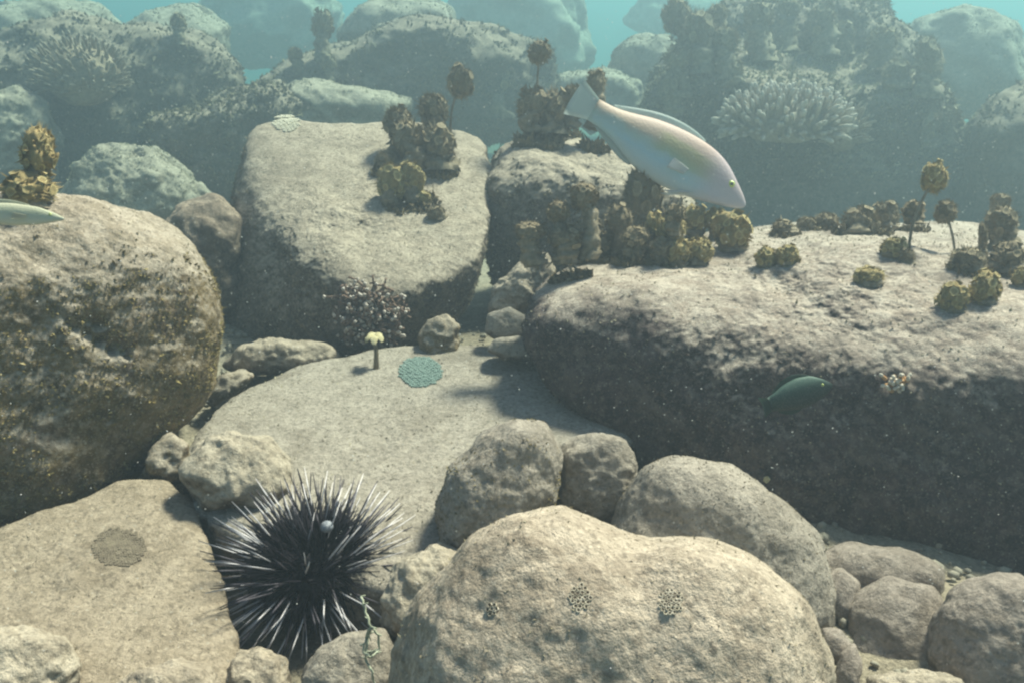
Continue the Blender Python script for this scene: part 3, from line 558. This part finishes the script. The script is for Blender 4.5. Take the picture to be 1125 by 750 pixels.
def cell_coral(label, px, py, w, h, cell, ridge, floor, rim=.32, dome=.35, name='honeycomb_coral'):
    P, n, o_ = hit(px, py); s = depth(P)/F
    n = sum((hit(px+a*w*.3, py+c*h*.3, o_)[1] for a in (-1, 0, 1) for c in (-1, 0, 1)), Vector()).normalized()
    view = (CAM-P).normalized(); u = (RGT-n*RGT.dot(n)).normalized(); v = n.cross(u)
    def onp(a, c): r_ = ray(px+a, py+c); return CAM+r_*((P-CAM).dot(n)/r_.dot(n))-P
    U3, V3 = onp(1, 0), onp(0, 1); m00, m01, m10, m11 = U3.dot(u), V3.dot(u), U3.dot(v), V3.dot(v); det = m00*m11-m01*m10
    rx = w*.5*s; ry = h*.5*V3.length; cs = cell*s; t = empty(name, P); tag(t, label, 'coral'); g = random.Random(int(px))
    b = MB(); rows = int(max(rx, ry)*1.6/cs/.8)+2; cols = int(max(rx, ry)*1.6/cs)+2
    base = MB(); K = 20
    def hug(q):
        if o_ is None: return q
        ok, h_, _, _ = o_.ray_cast(P+q+n*.03-o_.location, -n)
        return (h_+o_.location-P) if ok and abs((h_+o_.location-P-q).length) < .06 else q
    ringv = [hug((U3*math.cos(2*math.pi*k/K)*w*.5-V3*math.sin(2*math.pi*k/K)*h*.5)*(1.0+g.uniform(-.08, .08)))-n*.002 for k in range(K)]
    inn = [hug(q*.7)+n*(rx*dome*.32+.0006) for q in ringv]; base.add(ringv+inn+[hug(Vector())+n*(rx*dome*.6+.0006)], [(k, (k+1) % K, K+(k+1) % K, K+k) for k in range(K)]+[(K+k, K+(k+1) % K, 2*K) for k in range(K)])
    for i in range(-rows, rows+1):
        for j in range(-cols, cols+1):
            x = (j+.5*(i % 2))*cs+g.uniform(-.12, .12)*cs; y = i*cs*.866+g.uniform(-.12, .12)*cs
            sx = (m11*x-m01*y)/det; sy = (m00*y-m10*x)/det; q = (sx/(w*.5))**2+(sy/(h*.5))**2
            if q > .95: continue
            c = hug(u*x+v*y)+n*(rx*dome*.6*(1-q)+.0002); R6 = 6; ph = g.uniform(0, 1)
            rg = lambda rad, hh: [c+(u*math.cos(ph+2*math.pi*k/R6)+v*math.sin(ph+2*math.pi*k/R6))*rad*g.uniform(.85, 1.15)+n*hh for k in range(R6)]
            o1 = rg(cs*.52, -.001); o2 = rg(cs*.47, cs*.24); o3 = rg(cs*(.47-rim*.5), cs*.22); o4 = [c+n*cs*.02]
            vs = o1+o2+o3+o4
            b.add(vs, [(k, (k+1) % 6, 6+(k+1) % 6, 6+k) for k in range(6)]+[(6+k, 6+(k+1) % 6, 12+(k+1) % 6, 12+k) for k in range(6)], 0)
            b.add(vs, [(12+k, 12+(k+1) % 6, 18) for k in range(6)], 1)
    obj('base', base.mesh('base', floor), t); c_ = obj('cells', b.mesh('cells', [ridge, floor], False), t); c_['kind'] = 'stuff'
cell_coral('teal round coral disc of packed cells on broad slab', 462, 408, 48, 34, 4.6, M['tealridge'], M['tealfloor'], .55, .1)
cell_coral('left smallest brown honeycomb coral on humped boulder', 541, 669, 17, 15, 5.2, M['cellridge'], M['cellfloor'], .2, .06)
cell_coral('middle honeycomb coral on humped boulder', 637, 656, 27, 29, 5.6, M['cellridge'], M['cellfloor'], .22, .06)
cell_coral('right honeycomb coral on humped boulder', 737, 660, 27, 29, 5.0, M['cellridge'], M['cellfloor'], .26, .06)
cell_coral('small white crusty patch on top left of angular boulder', 314, 134, 30, 14, 5.0, M['cellridge'], M['cellridge'], .5, .02, 'encrusting_coral')
cell_coral('dark brown round encrusting patch on the tilted slab', 131, 601, 60, 46, 4.6, M['crust'], M['crustfloor'], .5, .03, 'encrusting_coral')

# ------------------------------------------------------------------ reddish algae bush at foot of the angular boulder
P, n, _ = hit(405, 345, middle); t = empty('red_algae', P); tag(t, 'reddish bushy algae with white tips at foot of angular boulder', 'algae')
b = MB(); bt = MB(); g = random.Random(4); s = depth(P)/F
for k in range(190):
    x, y = g.uniform(-1, 1), g.uniform(-1, 1)
    if x*x+y*y > 1: continue
    root = RGT*x*32*s*.8+UPV*y*28*s*.8-FWD*(-.01)
    tip = RGT*x*40*s-UPV*(-y)*32*s-FWD*(.05*(1-.6*(x*x+y*y)))+Vector((g.gauss(0, .008), g.gauss(0, .008), g.gauss(0, .008)))
    mid = (root+tip)*.5+Vector((g.gauss(0, .01), g.gauss(0, .01), g.gauss(0, .01)))
    b.tube([root, mid, tip], [.004, .0035, .003], 5)
    for q in range(3):
        e = tip+Vector((g.gauss(0, .009), g.gauss(0, .006), g.gauss(0, .009))); b.tube([tip, e], [.0028, .003], 4)
        if g.random() < .4: bt.tube([e, e+(e-tip)*.25+Vector((0, -.001, .002)), e+(e-tip)*.4], [.0034, .0048, .002], 5)
obj('branches', b.mesh('branches', M['red']), t)['kind'] = 'stuff'; obj('tips', bt.mesh('tips', M['redtip']), t)['kind'] = 'stuff'

# little palm-like blade on broad slab
P, n, _ = hit(413, 405); s = depth(P)/F; t = empty('palm_algae', P); tag(t, 'tiny yellow palm-like algae standing on the broad slab', 'algae')
top = at(412, 372, depth(P))-P; b = MB(); b.tube([Vector((0, 0, -.005)), top*.5+Vector((.002, 0, 0)), top], [.0065, .005, .0045], 7); obj('stalk', b.mesh('stalk', M['stalk']), t)
b = MB()
for k in range(7):
    a = 2*math.pi*k/7+.3; dr = Vector((math.cos(a), math.sin(a), 0)); sdv = Vector((-dr.y, dr.x, 0))*.007
    dr = dr*(.75+.5*((k*37) % 11)/11); pts = [top, top+dr*.010+Vector((0, 0, .008)), top+dr*.020+Vector((0, 0, .005)), top+dr*.025+Vector((0, 0, -.004))]
    vs = []
    for p_, w_ in zip(pts, (.4, 1, 1.1, .4)): vs += [p_-sdv*w_, p_+Vector((0, 0, .003)), p_+sdv*w_]
    b.add(vs, [(3*i+j, 3*i+j+1, 3*i+j+4, 3*i+j+3) for i in range(3) for j in range(2)])
obj('blade', b.mesh('blade', M['yellow']), t)
for k in range(2): pass

# orange tufted polyps and a yellow speck on the dark front
P, n, _ = hit(988, 424, right); t = empty('orange_polyps', P); tag(t, 'orange and white tufted polyps on dark front of largest boulder', 'polyps')
b = MB(); bw = MB(); g = random.Random(8)
for k in range(46):
    dn = (n*1.0+Vector((g.gauss(0, .7), g.gauss(0, .7), g.gauss(0, .7)))).normalized(); st = Vector((g.gauss(0, .008), 0, g.gauss(0, .009)))
    e = st+dn*g.uniform(.005, .011); b.tube([st-n*.004, e], [.0035, .003], 5); bw.tube([e, e+dn*.003, e+dn*.006], [.003, .0032, .0012], 6)
obj('stems', b.mesh('stems', M['orange']), t); obj('tips', bw.mesh('tips', M['white']), t)
P, n, _ = hit(843, 526, right); t = empty('yellow_polyp', P); tag(t, 'tiny yellow polyp low on dark front of largest boulder', 'polyps')
b = MB()
for k in range(5):
    dn = (n+Vector((math.cos(k*1.26), 0, math.sin(k*1.26)))*.6).normalized(); b.tube([-n*.002, dn*.006, dn*.01], [.003, .0035, .001], 6)
obj('lobes', b.mesh('lobes', M['yellow']), t)

# ------------------------------------------------------------------ sea urchin
UC = at(345, 622, 1.27); PX = 1.27/F
ur = empty('sea_urchin', UC); tag(ur, 'black long-spined sea urchin with many pale spines, lower left', 'sea urchin')
D, Fc = ico(5); rb = 50*PX; V = D*np.array([rb, rb, rb*.72])*(1+.03*fbm(D*6, 2))[:, None]
obj('test', mesh_np('test', V, Fc, M['urchin']), ur)
D2, F2 = ico(3); sac = obj('anal_sac', mesh_np('anal_sac', D2*np.array([.009, .009, .008])*(1+.06*fbm(D2*3, 2))[:, None], F2, M['sac']), ur)
sac.location = at(359, 578, 1.27-rb*.9)-UC
def spine_mesh(mat, seed):
    g = random.Random(seed); b = MB(); bx_, by_ = g.uniform(-.03, .03), g.uniform(-.03, .03)
    b.tube([(0, 0, 0), (bx_*.3, by_*.3, .35), (bx_*.7, by_*.7, .7), (bx_, by_, 1)], [.0017, .0015, .0012, .0006], 5); return b.mesh('spine', mat)
SP = {k: [spine_mesh(M[k], j) for j in range(3)] for k in ('spine_black', 'spine_grey', 'spine_glint')}
g = random.Random(21); NS = 300
for k in range(NS):
    z = 1-1.75*(k+.5)/NS; th = k*2.399963+g.uniform(-.12, .12); q = math.sqrt(max(0, 1-z*z))
    dn = Vector((q*math.cos(th), q*math.sin(th), z)); dn = (dn+Vector((g.gauss(0, .13), g.gauss(0, .13), g.gauss(0, .13)))).normalized()
    L = rb+g.uniform(.046, .074)+.014*q-.012*max(0, dn.dot(UPV))+.014*max(0, -dn.dot(UPV))
    side = dn.dot(RGT); low = -dn.dot(UPV); toward = -dn.dot(FWD)
    pp = .26+.6*max(0, low)+.6*max(0, abs(side)-.3)  # painted glints come more often at the sides and below
    r_ = g.random(); kd = 'spine_glint' if r_ < pp else ('spine_grey' if r_ < pp+.3 else 'spine_black')
    o = obj('spine', SP[kd][k % 3], ur); o.location = Vector((dn.x*rb, dn.y*rb, dn.z*rb*.72))*.9
    o.rotation_euler = dn.to_track_quat('Z', 'Y').to_euler(); w_ = g.uniform(.75, 1.2)*(.8 if kd == 'spine_glint' else 1); o.scale = (w_, w_, L-rb*.62)
b = MB()
for k in range(2200):
    dn = Vector((g.gauss(0, 1), g.gauss(0, 1), g.gauss(0, 1)+.2)).normalized(); a = Vector((dn.x*rb, dn.y*rb, dn.z*rb*.72))*.95
    dn2 = (dn+Vector((g.gauss(0, .25), g.gauss(0, .25), g.gauss(0, .25)))).normalized(); b.tube([a, a+dn2*g.uniform(.02, .055)], [.0016, .0006], 4)
obj('short_spines', b.mesh('short_spines', M['spine_black']), ur)['kind'] = 'stuff'

# green thread with a loop beside it
b = MB(); pz = [(397, 655), (402, 672), (406, 688), (402, 700), (400, 716), (408, 722), (416, 712), (415, 697), (408, 689), (404, 700), (401, 722), (408, 738), (412, 752)]
pts = [at(x, y, 1.04-.006*(i % 3)) for i, (x, y) in enumerate(pz)]; P0 = pts[0]
sm = []
for i in range(len(pts)-1):
    for q in range(4): sm.append(pts[i].lerp(pts[i+1], q/4)-P0+Vector((rnd.gauss(0, .0007), 0, rnd.gauss(0, .0007))))
b.tube(sm, .0015, 5)
for q in sm[::2]: b.tube([q, q+Vector((rnd.gauss(0, .005), rnd.gauss(0, .003), rnd.gauss(0, .005)))], [.0012, .0006], 4)
tag(obj('algae_thread', b.mesh('algae_thread', M['thread']), loc=P0), 'pale green looped algae thread below right of sea urchin', 'algae')

# ------------------------------------------------------------------ fish
def fish_mat(name, stops_z, stripe=None, rough=.45, head=None, hx=.75):
    """stops_z: (position, colour) from belly to back in body units (object Z / body length)"""
    n = NT(name, .6, .2); sp = n.t.nodes.new('ShaderNodeSeparateXYZ'); n.L(n.co, sp.inputs[0])
    z = n.math('ADD', sp.outputs[2], n.math('MULTIPLY', n.math('SUBTRACT', n.noise(9, 3, .6), .5), .05))
    rp = n.t.nodes.new('ShaderNodeValToRGB'); n.L(n.rng(z, -.17, .17), rp.inputs[0])
    cr = rp.color_ramp; cr.elements[0].position, cr.elements[0].color = stops_z[0][0], (*stops_z[0][1], 1); cr.elements[1].position, cr.elements[1].color = stops_z[-1][0], (*stops_z[-1][1], 1)
    for p_, c_ in stops_z[1:-1]: e = cr.elements.new(p_); e.color = (*c_, 1)
    col = rp.outputs[0]
    if stripe:
        f1 = n.math('MULTIPLY', n.rng(sp.outputs[0], stripe[0], stripe[0]+.08), n.rng(sp.outputs[0], stripe[1]+.1, stripe[1]))
        f2 = n.math('MULTIPLY', n.rng(z, stripe[2]-.03, stripe[2]), n.rng(z, stripe[3]+.03, stripe[3]))
        col = n.mix(n.math('MULTIPLY', n.math('MULTIPLY', f1, f2), .5), col, stripe[4])
    if head: col = n.mix(n.math('MULTIPLY', n.rng(sp.outputs[0], hx-.1, hx+.08), .7), col, head)
    col = n.mix(n.math('MULTIPLY', n.rng(n.noise(60, 3, .6), .45, .7), .15), col, (.45, .43, .4))
    return n.out(col, n.bump(n.vor(70, 'F1'), .12, .004))
def fin_mat(name, c, tr=.35):
    n = NT(name, .5, .3); n.b.inputs['Alpha'].default_value = 1-tr
    w = n.t.nodes.new('ShaderNodeTexWave'); w.inputs['Scale'].default_value = 30; w.inputs['Distortion'].default_value = 2; n.L(n.co, w.inputs['Vector'])
    col = n.mix(w.outputs['Fac'], tuple(x*.8 for x in c), c); m = n.out(col)
    tl = n.t.nodes.new('ShaderNodeBsdfTranslucent'); mx = n.t.nodes.new('ShaderNodeMixShader'); mx.inputs[0].default_value = .6; n.L(col, tl.inputs[0])
    n.L(n.b.outputs[0], mx.inputs[1]); n.L(tl.outputs[0], mx.inputs[2]); n.L(mx.outputs[0], n.t.nodes['Material Output'].inputs['Surface'])
    return m
def build_fish(name, label, snout, tail, length_px_d, prof, thick, mats, tailshape, dorsal, anal, pelvic, pect, eye, yaw=0.):
    """prof: (s, top, bottom) in units of total length, s = 0 at tail end, 1 at snout; object X runs to the snout, Z up the back"""
    d = length_px_d; P1, P0 = at(*snout, d), at(*tail, d); X = (P1-P0); L = X.length; X.normalize()
    Yb = (FWD-X*FWD.dot(X)).normalized(); X = (Matrix.Rotation(yaw, 3, Yb.cross(X))@X).normalized(); Yb = (FWD-X*FWD.dot(X)).normalized(); Z = X.cross(Yb)
    if Z.dot(UPV) < 0: Z = -Z; Yb = -Yb
    mtx = Matrix(((X.x, Yb.x, Z.x, P0.x), (X.y, Yb.y, Z.y, P0.y), (X.z, Yb.z, Z.z, P0.z), (0, 0, 0, 1)))
    root = empty(name); root.matrix_world = mtx@Matrix.Scale(L, 4); tag(root, label, 'fish')
    ss = np.array([q[0] for q in prof]); tp = np.array([q[1] for q in prof]); bt = np.array([q[2] for q in prof])
    N, K = 44, 24; xs = np.linspace(ss[0], ss[-1], N); xs = ss[0]+(ss[-1]-ss[0])*np.sin(np.linspace(0, math.pi/2, N))
    ker = np.array([.25, .5, .25])
    def sm(y):
        yy = np.interp(xs, ss, y)
        for _ in range(3): yy[1:-1] = np.convolve(yy, ker, 'valid')
        return yy
    T_, B_ = sm(tp), sm(bt); b = MB(); vs = []
    for i in range(N):
        c = (T_[i]+B_[i])/2; h = (T_[i]-B_[i])/2; u = (xs[i]-ss[0])/(ss[-1]-ss[0]); w = max(.004, min(h*.75, thick*(math.sin(math.pi*min(1, u**.8*.93+.07))**.8)+.006)) if i < N-1 else h*.5
        for k in range(K):
            a = 2*math.pi*k/K; vs.append((xs[i], w*math.copysign(abs(math.sin(a))**.9, math.sin(a)), c+h*math.cos(a)))
    b.add(vs, [(i*K+k, i*K+(k+1) % K, (i+1)*K+(k+1) % K, (i+1)*K+k) for i in range(N-1) for k in range(K)]+[tuple(range(K)), tuple(reversed([(N-1)*K+k for k in range(K)]))])
    obj('body', b.mesh('body', mats[0]), root)
    def fin(nm, edge0, edge1, m, y0=0., y1=0., th=.003, waves=0):
        f = MB(); n_ = len(edge0); J = 5; vs = []
        for sgn in (1, -1):
            for (a, c) in zip(edge0, edge1):
                for j in range(J):
                    u = j/(J-1); yy = y0+(y1-y0)*u+.004*math.sin(7*(a[0]+c[1])*waves)*u; vs.append((a[0]+(c[0]-a[0])*u, yy+sgn*th*(1-.85*u), a[1]+(c[1]-a[1])*u))
        o_ = n_*J; fs = []
        for i in range(n_-1):
            for j in range(J-1):
                q = (i*J+j, i*J+j+1, (i+1)*J+j+1, (i+1)*J+j); fs += [q, tuple(o_+x for x in reversed(q))]
            fs.append((i*J+J-1, o_+i*J+J-1, o_+(i+1)*J+J-1, (i+1)*J+J-1))
        for i in (0, n_-1): fs += [(i*J+j, i*J+j+1, o_+i*J+j+1, o_+i*J+j) for j in range(J-1)]
        f.add(vs, fs); return obj(nm, f.mesh(nm, m), root)
    lin = lambda a, c, n_: [(a[0]+(c[0]-a[0])*i/(n_-1), a[1]+(c[1]-a[1])*i/(n_-1)) for i in range(n_)]
    x0 = ss[0]; fin('tail_fin', lin((x0+.012, tp[0]*.9), (x0+.012, bt[0]*.9), len(tailshape)), tailshape, mats[1])
    def strip(s0, s1, hgt, up):
        e0, e1 = [], []
        for i in range(16):
            u = i/15; s_ = s0+(s1-s0)*u; z = np.interp(s_, xs, T_ if up else B_); h = hgt*(max(0, math.sin(math.pi*(.04+.92*u)))**.6); e0.append((s_, z-(.02 if up else -.02))); e1.append((s_-.02, z+(h if up else -h)))
        return e0, e1
    if dorsal: fin('dorsal_fin', *strip(*dorsal, True), mats[1], waves=2)
    if anal: fin('anal_fin', *strip(*anal, False), mats[1])
    for sg in (-1, 1):
        if pelvic: fin('pelvic_fin', lin(pelvic[0], pelvic[1], 5), lin(pelvic[2], pelvic[3], 5), mats[2], sg*.03, sg*.045)
        if pect: fin('pectoral_fin', lin(pect[0], pect[1], 6), lin(pect[2], pect[3], 6), mats[2], sg*thick*1.0, sg*(thick+.02))
        if eye:
            D, Fc = ico(3); ex, ez, er = eye; i = int(np.argmin(abs(xs-ex))); c = (T_[i]+B_[i])/2; h = (T_[i]-B_[i])/2; u = (xs[i]-ss[0])/(ss[-1]-ss[0])
            w = max(.004, min(h*.75, thick*(math.sin(math.pi*min(1, u**.8*.93+.07))**.8)+.006))*math.sqrt(max(.05, 1-((ez-c)/h)**2))
            e = obj('eye', mesh_np('eye', D*np.array([er, er*.6, er]), Fc, mats[3]), root, (ex, sg*(w-er*.1), ez))
            obj('pupil', mesh_np('pupil', D*np.array([er*.5, er*.3, er*.5]), Fc, M['eyeb']), e, (0, sg*er*.42, 0))
    return root
iris = simple('iris_green', (.45, .55, .12), (.6, .65, .2), 90, .3, .5, 0)
fm = fish_mat('fish_skin', [(.0, (.50, .54, .54)), (.25, (.38, .53, .58)), (.45, (.42, .48, .41)), (.62, (.51, .385, .28)), (1., (.52, .37, .31))], stripe=(.42, .72, .0, .06, (.36, .38, .16)), head=(.53, .44, .48), hx=.76)
prof = [(q[0]/920, q[1]/920, q[2]/920) for q in [(95, 52, -58), (146, 50, -57), (200, 58, -62), (234, 67, -75), (300, 90, -100), (350, 109, -120), (420, 124, -136), (464, 132, -140), (534, 139, -137), (590, 141, -130), (648, 139, -121), (700, 130, -108), (764, 106, -89), (820, 70, -70), (860, 45, -56), (895, 20, -40), (915, 2, -26), (920, -8, -18)]]
build_fish('parrotfish', 'large pale pinkish fish with blue belly nosing down at the algae', (820, 224), (633, 108), 2.0, prof, .062, [fm, fin_mat('fish_fin', (.56, .64, .62), .3), fin_mat('fish_fin_white', (.75, .76, .75), .1), iris],
    [(-.012, .10), (-.018, .065), (-.02, .03), (-.02, 0), (-.02, -.03), (-.018, -.065), (-.012, -.10)], (.20, .68, .034), (.17, .42, .024), ((.74, -.10), (.68, -.125), (.64, -.165), (.60, -.175)), ((.66, -.02), (.65, -.055), (.57, -.015), (.56, -.075)), (.882, .037, .018))
fm2 = fish_mat('wrasse_skin', [(.0, (.56, .53, .43)), (.4, (.52, .50, .38)), (.6, (.42, .43, .29)), (1., (.40, .38, .28))])
build_fish('wrasse', 'slim pale fish cut off by left edge above left boulder', (71, 240), (-75, 229), 1.28, [(.12, .03, -.03), (.2, .035, -.04), (.4, .07, -.075), (.6, .085, -.085), (.8, .07, -.065), (.92, .035, -.035), (.98, .01, -.018), (1., -.002, -.008)], .05,
    [fm2, fin_mat('wrasse_fin', (.5, .52, .42)), fin_mat('wrasse_fin_pale', (.6, .6, .5)), iris], [(0, .07), (.015, .03), (.017, 0), (.015, -.03), (0, -.07)], (.2, .75, .03), (.2, .55, .025), None, ((.74, .0), (.73, -.03), (.65, .01), (.64, -.04)), (.9, .018, .012))
fm3 = fish_mat('green_fish_skin', [(.0, (.012, .02, .016)), (.5, (.014, .034, .024)), (.8, (.02, .05, .036)), (1., (.05, .10, .075))])
build_fish('green_fish', 'small dark green fish against dark front of largest boulder', (914, 421), (838, 447), 1.28, [(.1, .1, -.09), (.2, .13, -.12), (.35, .2, -.17), (.55, .235, -.2), (.75, .2, -.17), (.9, .1, -.11), (.97, .03, -.06), (1., -.01, -.03)], .08,
    [fm3, fin_mat('green_fin', (.06, .11, .085)), fin_mat('green_fin_pale', (.3, .42, .35)), iris], [(-.02, .15), (.0, .05), (.0, -.05), (-.02, -.15)], (.2, .75, .06), (.2, .5, .05), None, None, (.86, .03, .02))

# ------------------------------------------------------------------ suspended flecks and the water itself
n = 3800; D0, F0 = ico(1); gv, gf = [], []
for k in range(n):
    d = .35+2.9*nr.random()**.8; P = np.array(at(nr.uniform(-80, 1205), nr.uniform(-40, 790), d)[:]); s_ = nr.uniform(.00025, .00085)*(.15+.6*d)
    if P[2] < .02: P[2] = .02+nr.random()*.3
    gv.append(D0*s_*nr.uniform(.5, 1.6, 3)+P); gf.append(F0+k*len(D0))
tag(obj('suspended_flecks', mesh_np('suspended_flecks', np.concatenate(gv), np.concatenate(gf), M['snow'])), 'pale flecks drifting in the water', kind='stuff')
bm = bmesh.new(); bmesh.ops.create_cube(bm, size=1); me = bpy.data.meshes.new('haze'); bm.to_mesh(me); bm.free()
hz = obj('haze', me, loc=(0, 1.5, -.95)); hz.scale = (110, 110, 4.5)
hm = bpy.data.materials.new('water_haze'); hm.use_nodes = True; nt = hm.node_tree; nt.nodes.clear()
pv = nt.nodes.new('ShaderNodeVolumePrincipled'); mo = nt.nodes.new('ShaderNodeOutputMaterial'); nt.links.new(pv.outputs[0], mo.inputs['Volume'])
pv.inputs['Color'].default_value = (.25, .33, .36, 1); pv.inputs['Density'].default_value = .17; pv.inputs['Anisotropy'].default_value = .4
pv.inputs['Absorption Color'].default_value = (.0, .38, .36, 1)
me.materials.append(hm); tag(hz, 'turquoise hazy sea water', kind='stuff')
